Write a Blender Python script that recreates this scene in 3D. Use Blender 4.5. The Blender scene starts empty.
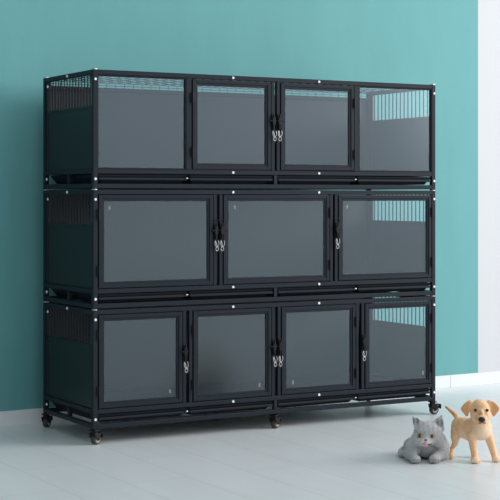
import bpy, bmesh, math, random
from mathutils import Vector, Matrix
random.seed(7)
scene = bpy.context.scene
COL = scene.collection
PI = math.pi

# ------------------------------------------------------------------ materials
def new_mat(name):
    m = bpy.data.materials.new(name); m.use_nodes = True
    nt = m.node_tree
    return m, nt, nt.nodes['Principled BSDF']

def plain(name, col, rough=.5, metal=0., bump=0., bscale=200., spec=.5, var=0.):
    m, nt, p = new_mat(name)
    p.inputs['Base Color'].default_value = (*col, 1)
    p.inputs['Roughness'].default_value = rough
    p.inputs['Metallic'].default_value = metal
    p.inputs['Specular IOR Level'].default_value = spec
    tc = nt.nodes.new('ShaderNodeTexCoord')
    nz = nt.nodes.new('ShaderNodeTexNoise'); nz.inputs['Scale'].default_value = bscale
    nz.inputs['Detail'].default_value = 3
    nt.links.new(tc.outputs['Object'], nz.inputs['Vector'])
    if bump:
        b = nt.nodes.new('ShaderNodeBump'); b.inputs['Strength'].default_value = bump
        b.inputs['Distance'].default_value = .002
        nt.links.new(nz.outputs['Fac'], b.inputs['Height'])
        nt.links.new(b.outputs['Normal'], p.inputs['Normal'])
    if var:
        mx = nt.nodes.new('ShaderNodeMix'); mx.data_type = 'RGBA'
        mx.inputs[6].default_value = (*[c * (1 - var) for c in col], 1)
        mx.inputs[7].default_value = (*[min(1, c * (1 + var)) for c in col], 1)
        nt.links.new(nz.outputs['Fac'], mx.inputs[0])
        nt.links.new(mx.outputs[2], p.inputs['Base Color'])
    return m

STEEL = plain('dark_powder_coated_steel', (.0115, .0165, .0235), .5, 0, .0, 900, .17)
PANEL = plain('dark_sheet_steel', (.0110, .0160, .0175), .40, 0, .0, 300, .24)
TRAYM = plain('dark_plastic_tray', (.010, .013, .018), .55, 0, 0, 200, .2)
BLACK = plain('black_plastic', (.007, .008, .010), .5, 0, 0, 200, .2)
RUBBER = plain('dark_rubber', (.045, .042, .038), .6)
HUBM = plain('tan_wheel_hub', (.42, .36, .26), .4)
SILVER = plain('bright_zinc', (.62, .62, .61), .30, 1.)
BOLTM = plain('white_bolt_cap', (.86, .87, .88), .35)
WIREM = plain('dark_wire', (.012, .016, .022), .4, 0, 0, 200, .3)
STICK = plain('white_sticker_ink', (.42, .46, .48), .6)

def glass_mat():
    m = bpy.data.materials.new('clear_acrylic'); m.use_nodes = True
    nt = m.node_tree; nt.nodes.clear()
    out = nt.nodes.new('ShaderNodeOutputMaterial')
    tr = nt.nodes.new('ShaderNodeBsdfTransparent'); tr.inputs[0].default_value = (.93, .95, .96, 1)
    gl = nt.nodes.new('ShaderNodeBsdfGlossy'); gl.inputs['Roughness'].default_value = .2
    gl.inputs[0].default_value = (.76, .91, 1, 1)
    fr = nt.nodes.new('ShaderNodeFresnel'); fr.inputs['IOR'].default_value = 1.97
    ge = nt.nodes.new('ShaderNodeNewGeometry')
    mu = nt.nodes.new('ShaderNodeMath'); mu.operation = 'SUBTRACT'; mu.inputs[0].default_value = 1
    nt.links.new(ge.outputs['Backfacing'], mu.inputs[1])
    m2 = nt.nodes.new('ShaderNodeMath'); m2.operation = 'MULTIPLY'
    nt.links.new(fr.outputs[0], m2.inputs[0]); nt.links.new(mu.outputs[0], m2.inputs[1])
    mix = nt.nodes.new('ShaderNodeMixShader')
    nt.links.new(m2.outputs[0], mix.inputs[0]); nt.links.new(tr.outputs[0], mix.inputs[1])
    nt.links.new(gl.outputs[0], mix.inputs[2]); nt.links.new(mix.outputs[0], out.inputs[0])
    return m
GLASS = glass_mat()

def floor_mat():
    m, nt, p = new_mat('pale_grey_plank_floor')
    tc = nt.nodes.new('ShaderNodeTexCoord')
    mp = nt.nodes.new('ShaderNodeMapping'); mp.inputs['Rotation'].default_value = (0, 0, PI / 2)
    mp.inputs['Location'].default_value = (0.37, -.022, 0)
    br = nt.nodes.new('ShaderNodeTexBrick')
    br.inputs['Color1'].default_value = (.745, .762, .76, 1)
    br.inputs['Color2'].default_value = (.72, .742, .745, 1)
    br.inputs['Mortar'].default_value = (.50, .525, .53, 1)
    br.inputs['Scale'].default_value = 1
    br.inputs['Mortar Size'].default_value = .0016
    br.inputs['Mortar Smooth'].default_value = .3
    br.inputs['Brick Width'].default_value = 1.2
    br.inputs['Row Height'].default_value = .25
    br.offset = .37
    nt.links.new(tc.outputs['Object'], mp.inputs[0]); nt.links.new(mp.outputs[0], br.inputs['Vector'])
    nz = nt.nodes.new('ShaderNodeTexNoise'); nz.inputs['Scale'].default_value = 5; nz.inputs['Detail'].default_value = 5
    mp2 = nt.nodes.new('ShaderNodeMapping'); mp2.inputs['Scale'].default_value = (3, .5, 1)
    nt.links.new(tc.outputs['Object'], mp2.inputs[0]); nt.links.new(mp2.outputs[0], nz.inputs['Vector'])
    mr = nt.nodes.new('ShaderNodeMapRange'); mr.inputs['To Min'].default_value = .93; mr.inputs['To Max'].default_value = 1.05
    nt.links.new(nz.outputs['Fac'], mr.inputs['Value'])
    mx = nt.nodes.new('ShaderNodeMix'); mx.data_type = 'RGBA'; mx.blend_type = 'MULTIPLY'; mx.inputs[0].default_value = 1
    nt.links.new(br.outputs['Color'], mx.inputs[6]); nt.links.new(mr.outputs[0], mx.inputs[7])
    nt.links.new(mx.outputs[2], p.inputs['Base Color'])
    p.inputs['Roughness'].default_value = .30
    p.inputs['Specular IOR Level'].default_value = .5
    return m
FLOORM = floor_mat()

def wall_mat(name, col, amt):
    m, nt, p = new_mat(name)
    tc = nt.nodes.new('ShaderNodeTexCoord')
    nz = nt.nodes.new('ShaderNodeTexNoise'); nz.inputs['Scale'].default_value = 3.5
    nz.inputs['Detail'].default_value = 8; nz.inputs['Roughness'].default_value = .65
    mp = nt.nodes.new('ShaderNodeMapping'); mp.inputs['Scale'].default_value = (1.6, 1.6, .5)
    nt.links.new(tc.outputs['Object'], mp.inputs[0]); nt.links.new(mp.outputs[0], nz.inputs['Vector'])
    mx = nt.nodes.new('ShaderNodeMix'); mx.data_type = 'RGBA'
    mx.inputs[6].default_value = (*[c * (1 - amt) for c in col], 1)
    mx.inputs[7].default_value = (*[c * (1 + amt) for c in col], 1)
    nt.links.new(nz.outputs['Fac'], mx.inputs[0]); nt.links.new(mx.outputs[2], p.inputs['Base Color'])
    p.inputs['Roughness'].default_value = .75
    n2 = nt.nodes.new('ShaderNodeTexNoise'); n2.inputs['Scale'].default_value = 60; n2.inputs['Detail'].default_value = 4
    nt.links.new(tc.outputs['Object'], n2.inputs['Vector'])
    b = nt.nodes.new('ShaderNodeBump'); b.inputs['Strength'].default_value = .08; b.inputs['Distance'].default_value = .004
    nt.links.new(n2.outputs['Fac'], b.inputs['Height']); nt.links.new(b.outputs['Normal'], p.inputs['Normal'])
    return m
TEAL = wall_mat('teal_plaster', (.126, .358, .358), .10)
WHITE = wall_mat('white_plaster', (.595, .602, .615), .015)
SKIRT = plain('white_baseboard_tile', (.76, .785, .80), .35)

# ------------------------------------------------------------------ mesh helpers
def box(bm, x0, x1, y0, y1, z0, z1, bev=0.):
    r = bmesh.ops.create_cube(bm, size=1)
    vs = r['verts']
    for v in vs:
        v.co = Vector(((x0 + x1) / 2 + v.co.x * (x1 - x0), (y0 + y1) / 2 + v.co.y * (y1 - y0), (z0 + z1) / 2 + v.co.z * (z1 - z0)))
    if bev:
        es = list({e for v in vs for e in v.link_edges})
        bmesh.ops.bevel(bm, geom=es, offset=bev, segments=2, profile=.5, affect='EDGES')
    return vs

def rod(bm, a, b, r0, r1=None, seg=12, caps=True):
    a, b = Vector(a), Vector(b); r1 = r0 if r1 is None else r1
    d = b - a
    q = Vector((0, 0, 1)).rotation_difference(d.normalized()).to_matrix().to_4x4()
    bmesh.ops.create_cone(bm, cap_ends=caps, segments=seg, radius1=r0, radius2=r1, depth=d.length,
                          matrix=Matrix.Translation((a + b) / 2) @ q)

def ball(bm, c, r, rot=None, u=20, v=14):
    r = (r, r, r) if isinstance(r, (int, float)) else r
    M = Matrix.Translation(c)
    if rot is not None: M = M @ rot
    M = M @ Matrix.Diagonal((*r, 1))
    bmesh.ops.create_uvsphere(bm, u_segments=u, v_segments=v, radius=1, matrix=M)

def tube(bm, pts, r, seg=8, closed=False):
    pts = [Vector(p) for p in pts]; n = len(pts); rings = []
    for i, p in enumerate(pts):
        if closed: t = pts[(i + 1) % n] - pts[i - 1]
        else: t = pts[min(i + 1, n - 1)] - pts[max(i - 1, 0)]
        t.normalize()
        up = Vector((0, 1, 0)) if abs(t.y) < .9 else Vector((1, 0, 0))
        a = t.cross(up).normalized(); b = t.cross(a)
        rings.append([bm.verts.new(p + r * (math.cos(k * 2 * PI / seg) * a + math.sin(k * 2 * PI / seg) * b)) for k in range(seg)])
    for i in range(n if closed else n - 1):
        A, B = rings[i], rings[(i + 1) % n]
        for k in range(seg):
            bm.faces.new((A[k], A[(k + 1) % seg], B[(k + 1) % seg], B[k]))
    if not closed:
        bm.faces.new(rings[0]); bm.faces.new(rings[-1][::-1])

def prism(bm, poly, y0, y1):
    """poly of (x, z) extruded along y"""
    A = [bm.verts.new((x, y0, z)) for x, z in poly]; B = [bm.verts.new((x, y1, z)) for x, z in poly]
    n = len(poly)
    bm.faces.new(A); bm.faces.new(B[::-1])
    for i in range(n): bm.faces.new((A[i], B[i], B[(i + 1) % n], A[(i + 1) % n]))

def obj(name, bm, mats, parent=None, smooth=False, loc=None):
    bmesh.ops.recalc_face_normals(bm, faces=bm.faces)
    me = bpy.data.meshes.new(name); bm.to_mesh(me); bm.free()
    for m in (mats if isinstance(mats, (list, tuple)) else [mats]): me.materials.append(m)
    if smooth:
        for p in me.polygons: p.use_smooth = True
    o = bpy.data.objects.new(name, me); COL.objects.link(o)
    if parent: o.parent = parent
    if loc: o.location = loc
    return o

def tag(o, label, cat, group=None):
    o['label'] = label; o['category'] = cat
    if group: o['group'] = group
    return o

def copy_tree(o, parent=None, loc=None):
    c = o.copy(); COL.objects.link(c)
    if parent is not None: c.parent = parent
    if loc is not None: c.location = loc
    for ch in list(o.children): copy_tree(ch, c)
    return c

# ------------------------------------------------------------------ the setting
WA = math.radians(1.97)                                  # the wall is almost parallel to the cage
WT, WN, WB = Vector((math.cos(WA), math.sin(WA), 0)), Vector((math.sin(WA), -math.cos(WA), 0)), Vector((-.160, .691, 0))
def wp(s, d, z): return WB + WT * s + WN * d + Vector((0, 0, z))
S0, S1, SP, WH = -4.2, 5.2, 2.844, 3.2

bm = bmesh.new()
r = [bm.verts.new(c) for c in ((-5.5, -9, 0), (6.5, -9, 0), (6.5, 1.1, 0), (-5.5, 1.1, 0))]
bm.faces.new(r)
r2 = [bm.verts.new(v.co + Vector((0, 0, -.06))) for v in r]
bm.faces.new(r2[::-1])
for i in range(4): bm.faces.new((r[i], r2[i], r2[(i + 1) % 4], r[(i + 1) % 4]))
o = obj('floor', bm, FLOORM); o['kind'] = 'structure'
tag(o, 'pale grey plank floor with faint seams under the cage', 'floor')

bm = bmesh.new()
def quad(*c): return bm.faces.new([bm.verts.new(x) for x in c])
def slab(s0, s1, d0, d1, z0, z1, mi):
    c = [wp(s, d, z) for z in (z0, z1) for d in (d0, d1) for s in (s0, s1)]
    for f in ((0, 1, 3, 2), (4, 5, 7, 6), (0, 1, 5, 4), (2, 3, 7, 6), (0, 2, 6, 4), (1, 3, 7, 5)):
        quad(*[c[i] for i in f]).material_index = mi
slab(S0, SP, -.10, 0, 0, WH, 0)
slab(SP, S1, -.10, 0, 0, WH, 1)
bmesh.ops.remove_doubles(bm, verts=bm.verts, dist=1e-5)
o = obj('wall_back', bm, [TEAL, WHITE]); o['kind'] = 'structure'
tag(o, 'teal painted wall turning to white at the right behind the cage', 'wall')

bm = bmesh.new()
j = 2.637
edges = [S0] + [j + k * .8 for k in range(-8, 4) if S0 < j + k * .8 < S1] + [S1]
for a, b in zip(edges[:-1], edges[1:]):
    slab(a + .0012, b - .0012, .0005, .012, .0005, .068, 0)
o = obj('baseboard_back', bm, SKIRT); o['kind'] = 'structure'
tag(o, 'white tile baseboard along the foot of the back wall', 'baseboard')

# ------------------------------------------------------------------ the cage
W, D, T, CH = 1.796, .566, .51, .062
P = .021                                                  # square tube
cage = bpy.data.objects.new('pet_cage', None); COL.objects.link(cage)
tag(cage, 'three tier black steel pet boarding cage with glass doors on small casters', 'pet cage')
tz = lambda t: CH + t * T                                 # t = 0 bottom tier, 2 top tier

# --- tier frames: rails in one mesh, corner posts as sub-parts
B = .0022
def tier_frame(t):
    bm = bmesh.new()
    for z0, z1 in ((.005, .025), (.067, .087), (.489, .509)):
        box(bm, P, W - P, .0005, P - .0005, z0, z1, B)
        dz = .033 if t == 2 and z0 > .4 else 0                # the roof mesh is folded down over a lower rear rail
        box(bm, P, W - P, D - P + .0005, D - .0005, z0 - dz, z1 - dz, B)
        for x in (0, W - P):
            box(bm, x + .0005, x + P - .0005, P, D - P, z0, z1, B)
    box(bm, W / 2 - .009, W / 2 + .009, .001, .019, .025, .067, B)
    box(bm, W / 2 - .009, W / 2 + .009, D - .019, D - .001, .025, .067, B)
    for x in (.001, W - .019):
        box(bm, x, x + .018, .268, .286, .025, .067, B)
    return obj('tier_frame', bm, STEEL, cage, loc=(0, 0, tz(t)))
post = None
for t in range(3):
    fr = tier_frame(t)
    for x, y in ((0, 0), (W - P, 0), (0, D - P), (W - P, D - P)):
        if post is None:
            bm = bmesh.new(); box(bm, 0, P, 0, P, .0015, T - .0015, B)
            post = obj('corner_post', bm, STEEL, fr); continue
        c = post.copy(); COL.objects.link(c); c.parent = fr; c.location = (x, y, 0)

# --- back panels, side panels with grilles, wire floors, trays
def back_panel(t):
    bm = bmesh.new(); box(bm, P, W - P, D - .014, D - .010, .088, .460 if t == 2 else .488)
    return obj('back_panel', bm, PANEL, cage, loc=(0, 0, tz(t)))
for t in range(3): back_panel(t)
bm = bmesh.new()
box(bm, .008, .013, P, D - P, .088, .352, .001)
box(bm, .005, .016, P, D - P, .345, .359, .002)
box(bm, .005, .016, D - P - .026, D - P, .088, .488, .002)
box(bm, .005, .016, P, P + .012, .088, .488, .002)
sp0 = obj('side_panel', bm, PANEL, cage, loc=(0, 0, tz(0)))
bm = bmesh.new()
n = 15
for k in range(n):
    y = .034 + (.519 - .034) * (k + .5) / n
    rod(bm, (.0105, y, .352), (.0105, y, .489), .0028, seg=8)
sg0 = obj('side_grille', bm, WIREM, sp0)
bm = bmesh.new(); box(bm, P + .001, W - P - .001, P + .001, D - .016, .0765, .0815)
wf0 = obj('floor_panel', bm, PANEL, cage, loc=(0, 0, tz(0)))
def tray_mesh(L):
    bm = bmesh.new()
    top, bot = .0645, .0270
    o0 = (0, .004, L, D - .03); i0 = (.024, .026, L - .024, D - .05)
    t = .002
    def ring(x0, y0, x1, y1, z): return [bm.verts.new(c) for c in ((x0, y0, z), (x1, y0, z), (x1, y1, z), (x0, y1, z))]
    R = [ring(*o0, top - .002), ring(*i0, bot), None, ring(i0[0] + t, i0[1] + t, i0[2] - t, i0[3] - t, bot + t),
         ring(o0[0] + t * 2, o0[1] + t * 2, o0[2] - t * 2, o0[3] - t * 2, top)]
    bm.faces.new(R[1][::-1]); bm.faces.new(R[3])
    def join(A, Bq):
        for i in range(4): bm.faces.new((A[i], A[(i + 1) % 4], Bq[(i + 1) % 4], Bq[i]))
    join(R[1], R[0]); join(R[0], R[4]); join(R[4], R[3])
    box(bm, .002, L - .002, .002, .010, .040, .0515, .003)            # rolled front lip
    return bm
LT = (W / 2 - .009 - P - .014) / 2
tray0 = obj('floor_tray', tray_mesh(LT), TRAYM, cage, loc=(P + .003, 0, tz(0)))
bm = bmesh.new(); ball(bm, (LT - .006, -.001, .050), (.006, .004, .004), u=12, v=8)
obj('tray_catch', bm, SILVER, tray0, True)
for t in range(3):
    if t:
        for s in (wf0,):
            c = s.copy(); COL.objects.link(c); c.location = (0, 0, tz(t))
        copy_tree(sp0, cage, (0, 0, tz(t)))
    c = copy_tree(sp0, cage, (W - .021, 0, tz(t)))
    for k, x in enumerate((P + .003, P + .003 + LT + .008, W / 2 + .012, W / 2 + .012 + LT + .008)):
        if (t, k) != (0, 0):
            c = copy_tree(tray0, cage, (x, 0, tz(t)))
            if k % 2 == 1:
                for ch in c.children: bpy.data.objects.remove(ch)

# --- wire roof on the top tier
bm = bmesh.new()
zr = tz(2) + .497
k = 0
x = .035
while x < W - .03:
    tube(bm, [(x, .012, zr), (x, D - .014, zr), (x, D - .011, zr - .003), (x, D - .011, zr - .024)], .0016, 6); x += .046
for k in range(6):
    y = .05 + (D - .11) * k / 5
    rod(bm, (.012, y, zr - .0035), (W - .012, y, zr - .0035), .0015, seg=6, caps=False)
for dz in (.011,): rod(bm, (P, D - .0135, zr - dz), (W - P, D - .0135, zr - dz), .0016, seg=6, caps=False)
obj('roof_mesh', bm, WIREM, cage)

# --- mullions and fixed windows
def mullion(t, x0, x1):
    bm = bmesh.new(); box(bm, x0, x1, .001, .019, .087, .489, B)
    return obj('mullion', bm, STEEL, cage, loc=(0, 0, tz(t)))
for t, prs in ((2, ((.443, .470), (.875, .892), (.904, .921), (1.326, 1.353))),
               (1, ((.578, .595), (.608, .625), (1.190, 1.207), (1.217, 1.234))),
               (0, ((.426, .442), (.457, .474), (.878, .894), (.909, .926), (1.335, 1.351), (1.366, 1.383)))):
    for a, b in prs: mullion(t, a, b)
    if t == 2: continue

def glazed(name, t, x0, x1, z0, z1, fw, y0=-.002, y1=.017):
    bm = bmesh.new()
    for lay, (ya, yb, w) in enumerate(((y0, y1, fw * .62), (y0 + .004, y1 - .002, fw))):
        box(bm, x0, x0 + w, ya, yb, z0, z1, .0018); box(bm, x1 - w, x1, ya, yb, z0, z1, .0018)
        box(bm, x0 + w, x1 - w, ya, yb, z0, z0 + w, .0018); box(bm, x0 + w, x1 - w, ya, yb, z1 - w, z1, .0018)
    d = obj(name, bm, STEEL, cage, loc=(0, 0, tz(t)))
    bm = bmesh.new(); box(bm, x0 + fw - .004, x1 - fw + .004, y0 + .009, y0 + .012, z0 + fw - .004, z1 - fw + .004)
    g = obj('glass_pane', bm, GLASS, d)
    g['label'] = 'clear glazing'
    return d
glazed('fixed_window', 2, .0215, .4425, .0875, .4885, .006, .001, .018)
glazed('fixed_window', 2, 1.3535, W - .0215, .0875, .4885, .006, .001, .018)

def hinge(door, x, z):
    bm = bmesh.new()
    rod(bm, (x, -.006, z - .023), (x, -.006, z + .023), .0045, seg=10)
    box(bm, x - .009, x + .009, -.004, .0, z - .020, z + .020, .001)
    return obj('hinge', bm, BLACK, door, False)

def sticker(door, x, z):
    bm = bmesh.new(); y0, y1 = .0062, .0069
    for a, b, c, d in ((-.006, .006, .008, .010), (-.005, .005, .002, .004), (-.006, .006, -.005, -.003), (-.001, .001, -.010, .010), (-.006, .006, -.011, -.009)):
        box(bm, x + a * .8, x + b * .8, y0, y1, z + c * .7, z + d * .7)
    s = obj('sticker', bm, STICK, door); s['label'] = 'tiny white printed mark on the glass'

def latch(door, x, z, sgn, guard):
    """x: centre of the mullion; sgn: direction of the door"""
    bm = bmesh.new()
    box(bm, x - .008, x + .008, -.004, .0008, z - .036, z + .036, .001)
    box(bm, x - .008, x + .008, -.014, -.004, z - .014, z + .020, .002)
    rod(bm, (x - sgn * .012, -.010, z + .004), (x + sgn * .021, -.010, z + .004), .0035, seg=12)
    rod(bm, (x, -.012, z + .018), (x, -.012, z + .034), .004, seg=10)
    box(bm, x - .003, x + .003, -.012, -.004, z - .036, z - .014, .001)
    if guard:
        for q in (.048, -.056): box(bm, x - .016, x + .016, -.006, .0005, z + q, z + q + .004, .001)
    return obj('latch', bm, BLACK, door)

def clip_mesh():
    bm = bmesh.new(); r = .0013
    up = [(.0100 * math.cos(a), 0, -.0160 + .0155 * math.sin(a)) for a in [math.radians(d) for d in range(-250, 62, 12)]]
    up = [(.002, 0, -.034)] + up[2:]
    tube(bm, up, r)
    tube(bm, [(.0068 * math.cos(a), 0, -.0415 + .0085 * math.sin(a)) for a in [k * 2 * PI / 20 for k in range(20)]], r, closed=True)
    return bm
CLIP = []
def clip(x, z, t, tilt, label):
    if not CLIP:
        o = obj('snap_clip', clip_mesh(), SILVER, None, True); CLIP.append(o)
    else:
        o = CLIP[0].copy(); COL.objects.link(o)
    o.location = (x, -.0145, tz(t) + z); o.rotation_euler = (0, tilt, 0)
    tag(o, label, 'clip', 'silver clips on the door latches')

# doors: tier, x0, x1, hinge side, latch mullion centre, clip z, sticker (x, z), label of the clip
DZ0, DZ1, FW = .0905, .4865, .0265
doors = [
 (2, .4735, .8715, 'L', .8825, .272, None, 'silver clip on the left door latch of the top tier'),
 (2, .9245, 1.3225, 'R', .9135, .272, None, 'silver clip on the right door latch of the top tier'),
 (1, .0255, .5745, 'L', .5865, .290, (.078, .432), 'silver clip on the wide left door latch of the middle tier'),
 (1, .6285, 1.1865, 'R', .6165, .290, (.690, .432), 'silver clip on the latch of the middle tier centre door'),
 (1, 1.2375, W - .0255, 'R', 1.2255, .290, (1.290, .432), 'lone silver clip on the right door latch of the middle tier'),
 (0, .0255, .4225, 'L', .434, .272, (.366, .142), 'silver clip on the first door from the left of the bottom tier'),
 (0, .4775, .8745, 'L', .886, .272, (.817, .142), 'silver clip on the second door from the left of the bottom tier'),
 (0, .9295, 1.3315, 'R', .9175, .272, (.993, .142), 'silver clip on the third door from the left of the bottom tier'),
 (0, 1.3865, W - .0255, 'R', 1.3745, .272, (1.725, .142), 'silver clip on the rightmost door of the bottom tier'),
]
for i, (t, x0, x1, hs, lx, cz, st, lab) in enumerate(doors):
    d = glazed('door', t, x0, x1, DZ0, DZ1, FW)
    hx = x0 - .001 if hs == 'L' else x1 + .001
    for z in (.405, .165): hinge(d, hx, z)
    latch(d, lx, cz + .036, -1 if hs == 'L' else 1, t == 1)
    if st: sticker(d, *st)
    clip(lx, cz, t, (.05 if hs == 'R' else -.05), lab)

# --- bolts and joint caps
bm = bmesh.new()
rod(bm, (0, .0005, 0), (0, -.003, 0), .0062, .0052, 14)
bolt0 = obj('bolt', bm, BOLTM, cage)
bolt0.location = (.0105, -.0005, tz(0) + .045)
bolt0['label'] = 'white bolt cap'
def bolt(x, y, z, rz=0):
    c = bolt0.copy(); COL.objects.link(c); c.location = (x, y, z); c.rotation_euler = (0, 0, rz)
first = True
for t in range(3):
    for x in (.0105, W - .0085):
        for z in (.045, .468):
            if first: first = False; continue
            bolt(x, -.0005, tz(t) + z)
    for x in (.677, 1.130):
        bolt(x, -.0005, tz(t) + .077); bolt(x, -.0005, tz(t) + .499)
    bolt(.0, .283, tz(t) + .499, -PI / 2)
    for z in (.048, .468): bolt(-.0005 if z < .1 else .0045, .519, tz(t) + z, -PI / 2)
bm = bmesh.new(); rod(bm, (0, 0, -.0018), (0, 0, .0018), .0125, seg=16)
cap0 = obj('joint_cap', bm, SILVER, cage); cap0['label'] = 'silver joint washer'
cap0.location = (P / 2, P / 2, tz(1))
for t in (1, 2, 3):
    for x, y in ((P / 2, P / 2), (W - P / 2, P / 2), (P / 2, D - P / 2), (W - P / 2, D - P / 2)):
        if (t, x, y) == (1, P / 2, P / 2): continue
        c = cap0.copy(); COL.objects.link(c); c.location = (x, y, tz(t) + (.001 if t == 3 else 0))

# --- casters
bm = bmesh.new()
box(bm, -.0165, .0165, -.0165, .0165, .058, .0632, .0015)
rod(bm, (0, 0, .048), (0, 0, .0585), .014, seg=18)
box(bm, -.0175, .0175, -.016, .020, .040, .050, .004)
for s in (-1, 1):
    a = s * .0155
    poly = [(-.014, .046), (.018, .046), (.022, .034), (.013, .018), (.003, .018), (-.010, .030)]
    v0 = [bm.verts.new((a - .0018, y, z)) for y, z in poly]; v1 = [bm.verts.new((a + .0018, y, z)) for y, z in poly]
    bm.faces.new(v0); bm.faces.new(v1[::-1])
    for i in range(6): bm.faces.new((v0[i], v1[i], v1[(i + 1) % 6], v0[(i + 1) % 6]))
rod(bm, (-.019, .008, .0222), (.019, .008, .0222), .0035, seg=10)
caster0 = obj('caster', bm, BLACK, cage)
bm = bmesh.new(); R = .0222
prof = [(-.0115, R * .72), (-.0115, R * .90), (-.008, R), (.008, R), (.0115, R * .90), (.0115, R * .72)]
N = 28; rings = []
for px, pr in prof:
    rings.append([bm.verts.new((px, .008 + pr * math.cos(k * 2 * PI / N), R + pr * math.sin(k * 2 * PI / N))) for k in range(N)])
for A, Bq in zip(rings[:-1], rings[1:]):
    for k in range(N): bm.faces.new((A[k], A[(k + 1) % N], Bq[(k + 1) % N], Bq[k]))
bm.faces.new(rings[0]); bm.faces.new(rings[-1])
wheel = obj('wheel', bm, RUBBER, caster0, True)
bm = bmesh.new(); rod(bm, (-.0128, .008, R), (.0128, .008, R), R * .62, seg=20)
hub = obj('wheel_hub', bm, HUBM, caster0); hub['label'] = 'tan wheel hub'
bm = bmesh.new()
box(bm, -.013, .013, .018, .042, .043, .049, .002); box(bm, -.013, .013, .037, .042, .026, .048, .002)
obj('brake_pedal', bm, BLACK, caster0)
caster0.location = (P / 2, P / 2, 0); caster0.rotation_euler = (0, 0, math.radians(-65))
for x, y, r in ((W / 2, .0125, -62), (W - P / 2, P / 2, -97), (P / 2, D - P / 2, -50), (W / 2, D - .0125, 40), (W - P / 2, D - P / 2, 140)):
    copy_tree(caster0, cage, (x, y, 0)).rotation_euler = (0, 0, math.radians(r))

# ------------------------------------------------------------------ animals
YAW = math.radians(29.735)
def solid(bm, voxel, smooth_it, noise=0., nscale=.01):
    me = bpy.data.meshes.new('tmp'); bmesh.ops.recalc_face_normals(bm, faces=bm.faces); bm.to_mesh(me); bm.free()
    o = bpy.data.objects.new('tmp', me); COL.objects.link(o)
    m = o.modifiers.new('r', 'REMESH'); m.mode = 'VOXEL'; m.voxel_size = voxel
    m = o.modifiers.new('s', 'SMOOTH'); m.factor = .5; m.iterations = smooth_it
    if noise:
        tx = bpy.data.textures.new('fur', 'CLOUDS'); tx.noise_scale = nscale; tx.noise_depth = 2
        m = o.modifiers.new('d', 'DISPLACE'); m.texture = tx; m.strength = noise; m.mid_level = .5
        m.texture_coords = 'LOCAL'
    dg = bpy.context.evaluated_depsgraph_get(); dg.update()
    res = bpy.data.meshes.new_from_object(o.evaluated_get(dg), depsgraph=dg)
    bpy.data.objects.remove(o)
    for p in res.polygons: p.use_smooth = True
    return res

def chain(bm, pts):
    """tapered limb through (x, y, z, r)"""
    for p, q in zip(pts[:-1], pts[1:]):
        a, b = Vector(p[:3]), Vector(q[:3])
        rod(bm, a, b, p[3], q[3], 18)
    for p in pts: ball(bm, p[:3], p[3])

def fur_mat(name, lo=.62, hi=1.38, rough=.85):
    m, nt, p = new_mat(name)
    at = nt.nodes.new('ShaderNodeAttribute'); at.attribute_name = 'coat'
    tc = nt.nodes.new('ShaderNodeTexCoord')
    nz = nt.nodes.new('ShaderNodeTexNoise'); nz.inputs['Scale'].default_value = 130; nz.inputs['Detail'].default_value = 6
    nt.links.new(tc.outputs['Object'], nz.inputs['Vector'])
    mr = nt.nodes.new('ShaderNodeMapRange'); mr.inputs['To Min'].default_value = lo; mr.inputs['To Max'].default_value = hi
    nt.links.new(nz.outputs['Fac'], mr.inputs['Value'])
    mx = nt.nodes.new('ShaderNodeMix'); mx.data_type = 'RGBA'; mx.blend_type = 'MULTIPLY'; mx.inputs[0].default_value = 1
    nt.links.new(at.outputs['Color'], mx.inputs[6]); nt.links.new(mr.outputs[0], mx.inputs[7])
    nt.links.new(mx.outputs[2], p.inputs['Base Color'])
    p.inputs['Roughness'].default_value = rough; p.inputs['Specular IOR Level'].default_value = .2
    p.inputs['Sheen Weight'].default_value = .25; p.inputs['Sheen Roughness'].default_value = .5
    b = nt.nodes.new('ShaderNodeBump'); b.inputs['Strength'].default_value = .35; b.inputs['Distance'].default_value = .003
    nt.links.new(nz.outputs['Fac'], b.inputs['Height']); nt.links.new(b.outputs['Normal'], p.inputs['Normal'])
    return m

def animal(name, me, mat, coat, loc):
    ca = me.color_attributes.new('coat', 'FLOAT_COLOR', 'POINT')
    for v in me.vertices:
        ca.data[v.index].color = (*coat(v.co), 1)
    me.name = name; me.materials.clear(); me.materials.append(mat)
    o = bpy.data.objects.new(name, me); COL.objects.link(o)
    o.location = loc; o.rotation_euler = (0, 0, -YAW)
    return o
def mixc(a, b, f):
    f = max(0, min(1, f)); return tuple(x + (y - x) * f for x, y in zip(a, b))
def near(co, c, r): return max(0., 1 - (co - Vector(c)).length / r)
def mball(name, c, r, mat, parent, rot=None):
    bm = bmesh.new(); ball(bm, c, r, rot); return obj(name, bm, mat, parent, True)

NOSEM = plain('dark_nose', (.012, .010, .010), .3)
EYEB = plain('dark_brown_eye', (.010, .006, .004), .08)
PUPIL = plain('black_pupil', (.004, .004, .004), .06)
TONGUE = plain('pink_tongue', (.78, .30, .34), .4)
CNOSE = plain('grey_nose', (.19, .15, .16), .45)
MOUTH = plain('dark_mouth_line', (.035, .030, .034), .7)
def amber():
    m, nt, p = new_mat('amber_iris')
    p.inputs['Base Color'].default_value = (.80, .33, .015, 1); p.inputs['Roughness'].default_value = .08
    return m
AMBER = amber()

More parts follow.
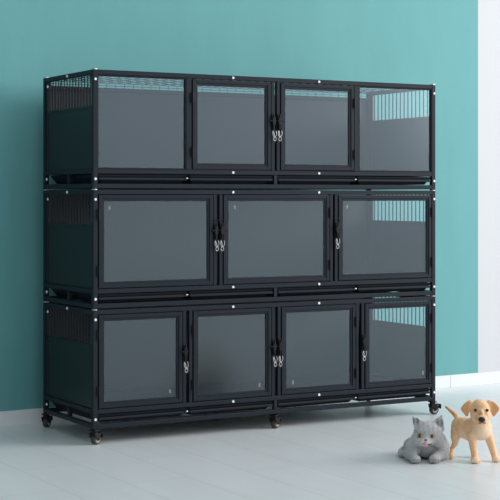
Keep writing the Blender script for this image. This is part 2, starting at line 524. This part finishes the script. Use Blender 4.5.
# ---- cat: lying, forepaws out in front, head up and turned a little to its right
bm = bmesh.new()
HC = Vector((.013, .000, .107))
ball(bm, HC, (.059, .050, .052))
ball(bm, (-.024, -.012, .086), (.035, .034, .031)); ball(bm, (.049, -.004, .085), (.036, .034, .032))   # cheeks
ball(bm, (-.001, -.040, .083), (.023, .018, .015)); ball(bm, (-.002, -.036, .070), (.016, .014, .011))  # muzzle, chin
ball(bm, (-.012, -.045, .081), (.014, .011, .011)); ball(bm, (.011, -.044, .081), (.014, .011, .011))   # whisker pads
ball(bm, (.000, -.030, .108), (.015, .022, .024))                                                      # bridge of the nose
prism(bm, [(-.049, .176), (-.028, .170), (-.006, .157), (-.012, .128), (-.041, .126), (-.047, .150)], -.008, .007)
prism(bm, [(.069, .181), (.052, .170), (.029, .152), (.036, .122), (.072, .116), (.078, .124), (.075, .152)][::-1], -.012, .005)
ball(bm, (.014, .044, .056), (.054, .054, .054))                                                       # chest and neck
ball(bm, (.026, .105, .052), (.074, .100, .054))                                                       # trunk
ball(bm, (-.036, .115, .036), (.038, .055, .037)); ball(bm, (.074, .100, .040), (.036, .060, .042))    # haunches
ball(bm, (-.048, .018, .040), (.031, .040, .039)); ball(bm, (.072, .022, .042), (.032, .042, .043))    # shoulders
chain(bm, [(-.060, .012, .026, .026), (-.052, -.025, .020, .020), (-.046, -.052, .017, .017)])
chain(bm, [(.068, .010, .027, .027), (.048, -.025, .020, .020), (.032, -.052, .017, .017)])
for px in (-.0455, .031):
    ball(bm, (px, -.062, .0165), (.0225, .024, .0165))
    for k in range(4): ball(bm, (px - .0145 + k * .0097, -.080 + abs(k - 1.5) * .003, .0115), (.0062, .0078, .0085))
ball(bm, (.088, .075, .018), (.018, .040, .018)); ball(bm, (-.066, .070, .017), (.015, .034, .017))    # hind feet
chain(bm, [(-.055, .16, .022, .016), (-.080, .120, .016, .014), (-.088, .08, .013, .012), (-.086, .062, .012, .0105)])
me = solid(bm, .0021, 5, .0022, .006)
G0, G1, GD = (.46, .445, .445), (.74, .73, .73), (.17, .16, .16)
def cat_coat(c):
    col = mixc(G0, G1, near(c, (-.001, -.05, .078), .035) * 1.3)
    col = mixc(col, G1, 1.2 * near(c, (.090, .02, .06), .055))  # white highlight along the right shoulder edge, painted into the coat colour
    col = mixc(col, G1, 1.0 * near(c, (-.052, .0, .085), .035))  # bright glow at the left face edge, also painted into the colour
    if c.y < -.076 and c.z < .02: col = mixc(col, GD, .5)
    elif c.y < -.04 and c.z < .03: col = mixc(col, (.42, .42, .44), .6)
    for e in ((-.036, -.008, .158), (.058, -.012, .150)):
        col = mixc(col, GD, (near(c, e, .019) * 2.0) if c.y < -.002 else 0)
    s = .5 + .5 * math.sin(c.x * 330 + 8 * c.z)
    if c.z > .125 and c.y < .01: col = mixc(col, G1, .35 * s)
    return col
def ground(u, v): return (u, v, 0)
cat = animal('cat', me, fur_mat('grey_cat_fur'), cat_coat, (1.000, -.990, .0008))
tag(cat, 'grey shorthair cat lying with tongue out and orange eyes beside the puppy', 'cat')
for ex in (-.0235, .0235):
    c = Vector((ex, -.0430 if ex < 0 else -.0465, .1035))
    e = mball('eye', c, (.0088, .0068, .0078), AMBER, cat)
    e['label'] = 'orange eye'
    mball('eyelid_rim', c + Vector((0, .0012, .0006)), (.0102, .0062, .0092), MOUTH, cat)
    mball('pupil', c + Vector((-.001, -.0052, .0006)), (.0052, .0034, .0058), PUPIL, e)
mball('nose', (-.0025, -.0575, .0905), (.0065, .0045, .0045), CNOSE, cat)
bm = bmesh.new()
tube(bm, [(-.016, -.0515, .0770), (-.009, -.0560, .0735), (-.002, -.0575, .0765), (.006, -.0560, .0715), (.015, -.0515, .0705), (.021, -.0450, .0735)], .0016)
obj('mouth', bm, MOUTH, cat, True)
mball('tongue', (-.0030, -.0585, .0745), (.0072, .0045, .0085), TONGUE, cat)

# ---- puppy: standing, front half towards us, rump behind to the left
bm = bmesh.new()
hx = .0115
ball(bm, (hx, .004, .208), (.0405, .040, .0425))
ball(bm, (hx, -.012, .228), (.030, .024, .020))
ball(bm, (hx - .019, -.012, .190), (.021, .026, .024)); ball(bm, (hx + .019, -.012, .190), (.021, .026, .024))
ball(bm, (hx - .002, -.040, .178), (.0250, .032, .0185)); ball(bm, (hx - .002, -.034, .165), (.0200, .028, .0135))
ball(bm, (hx, -.030, .203), (.012, .022, .012))
for s in (-1, 1):
    poly = [(.036, .243), (.050, .243), (.064, .232), (.0765, .216), (.074, .206), (.063, .192), (.055, .182), (.049, .184), (.044, .198), (.038, .214)]
    poly = [(hx + s * x, z) for x, z in poly]
    prism(bm, poly if s < 0 else poly[::-1], -.010, .002)
    ball(bm, (hx + s * .037, .002, .234), (.013, .012, .013))
chain(bm, [(hx, .018, .190, .034), (.018, .034, .150, .039)])
ball(bm, (.020, .042, .127), (.046, .046, .046))
ball(bm, (-.008, .074, .121), (.046, .052, .046)); ball(bm, (-.032, .100, .121), (.042, .050, .044))
ball(bm, (-.050, .124, .124), (.036, .042, .040))
ball(bm, (-.068, .116, .102), (.021, .030, .034)); ball(bm, (-.020, .135, .100), (.021, .028, .034))
chain(bm, [(-.016, .030, .104, .019), (-.012, .022, .058, .0150), (-.0065, .012, .018, .0125)])
chain(bm, [(.050, .040, .104, .019), (.064, .042, .058, .0150), (.076, .040, .018, .0125)])
chain(bm, [(-.071, .106, .088, .020), (-.074, .090, .062, .0125), (-.085, .112, .036, .0080), (-.0905, .094, .012, .0085)])
chain(bm, [(-.012, .140, .086, .021), (.002, .124, .062, .0125), (.002, .146, .036, .0080), (.004, .130, .012, .0085)])
for px, py, w in ((-.0080, -.004, .0195), (.0785, .022, .0175), (-.0905, .083, .0115), (.004, .118, .0115)):
    ball(bm, (px, py, .0105), (w, w * 1.15, .0108))
    for k in range(4): ball(bm, (px + (k - 1.5) * w * .45, py - w * .95 + abs(k - 1.5) * .003, .0080), (w * .27, w * .36, .0078))
chain(bm, [(-.052, .148, .150, .0115), (-.072, .162, .172, .0085), (-.100, .175, .195, .0042)])
me = solid(bm, .0021, 5, .0016, .006)
Y0, Y1, YD = (.88, .55, .31), (.93, .74, .55), (.70, .34, .14)
def pup_coat(c):
    col = Y0
    col = mixc(col, Y1, near(c, (.020, .0, .115), .055) * 1.1)
    col = mixc(col, Y1, .55 * min(1, near(c, (-.04, .07, .08), .05) * 2))
    if c.z > .165 and abs(c.x - hx) > .036: col = mixc(col, YD, min(1, (abs(c.x - hx) - .036) / .014))
    col = mixc(col, (.62, .37, .17), near(c, (hx, -.05, .185), .035) * .9)
    col = mixc(col, (.46, .24, .10), near(c, (-.102, .176, .196), .022) * 1.3)
    if c.z < .018 and c.y < .06: col = mixc(col, Y1, .4)
    return col
puppy = animal('puppy', me, fur_mat('yellow_puppy_fur', .82, 1.18), pup_coat, (1.150, -1.133, .0008))
tag(puppy, 'cream yellow puppy standing with floppy ears and raised tail', 'dog')
for s in (-1, 1):
    e = mball('eye', (hx + s * .0232, -.0325, .2115), (.0064, .0058, .0058), EYEB, puppy); e['label'] = 'dark eye'
mball('nose', (hx - .004, -.0715, .1805), (.0142, .0085, .0108), NOSEM, puppy)['label'] = 'black nose'
bm = bmesh.new()
tube(bm, [(hx - .014, -.056, .1640), (hx - .007, -.064, .1655), (hx, -.0675, .1690), (hx + .007, -.064, .1655), (hx + .014, -.056, .1640)], .0018)
tube(bm, [(hx, -.0695, .178), (hx, -.0675, .169)], .0014)
obj('mouth', bm, NOSEM, puppy, True)

# ------------------------------------------------------------------ light
def area(name, loc, target, size, size_y, power, col):
    l = bpy.data.lights.new(name, 'AREA'); l.shape = 'RECTANGLE'; l.size = size; l.size_y = size_y
    l.energy = power; l.color = col
    o = bpy.data.objects.new(name, l); COL.objects.link(o); o.location = loc
    o.rotation_euler = (Vector(target) - Vector(loc)).to_track_quat('-Z', 'Y').to_euler()
    return o
area('softbox_light', (7.5, -4.1, 3.3), (1.4, .4, .8), 3.8, 3.8, 450, (1.0, .985, .97))

w = bpy.data.worlds.new('studio'); scene.world = w; w.use_nodes = True
nt = w.node_tree; bg = nt.nodes['Background']
tc = nt.nodes.new('ShaderNodeTexCoord')
dot = nt.nodes.new('ShaderNodeVectorMath'); dot.operation = 'DOT_PRODUCT'
dv = Vector((.74, -.50, .45)).normalized(); dot.inputs[1].default_value = dv
nt.links.new(tc.outputs['Generated'], dot.inputs[0])
cr = nt.nodes.new('ShaderNodeValToRGB')
mr = nt.nodes.new('ShaderNodeMapRange'); mr.inputs['From Min'].default_value = -1; mr.inputs['From Max'].default_value = 1
nt.links.new(dot.outputs['Value'], mr.inputs['Value']); nt.links.new(mr.outputs[0], cr.inputs[0])
e = cr.color_ramp.elements
e[0].position = .30; e[0].color = (.30, .32, .315, 1)
e[1].position = .95; e[1].color = (1.15, 1.22, 1.3, 1)
m = cr.color_ramp.elements.new(.6); m.color = (.34, .40, .44, 1)
nt.links.new(cr.outputs[0], bg.inputs['Color'])
bg.inputs['Strength'].default_value = 1.03

# ------------------------------------------------------------------ camera
cd = bpy.data.cameras.new('camera'); cam = bpy.data.objects.new('camera', cd); COL.objects.link(cam)
cam.location = (-2.53355, -5.77258, 1.05095); cam.rotation_euler = (PI / 2, 0, -YAW)
cd.sensor_width = 36; cd.lens = 36 * 1482.16 / 500; cd.shift_y = -(250 - 196.78) / 500
cd.clip_end = 100
scene.camera = cam
vs = scene.view_settings
vs.view_transform = 'Standard'; vs.look = 'None'; vs.exposure = 0; vs.gamma = 1; vs.use_curve_mapping = False
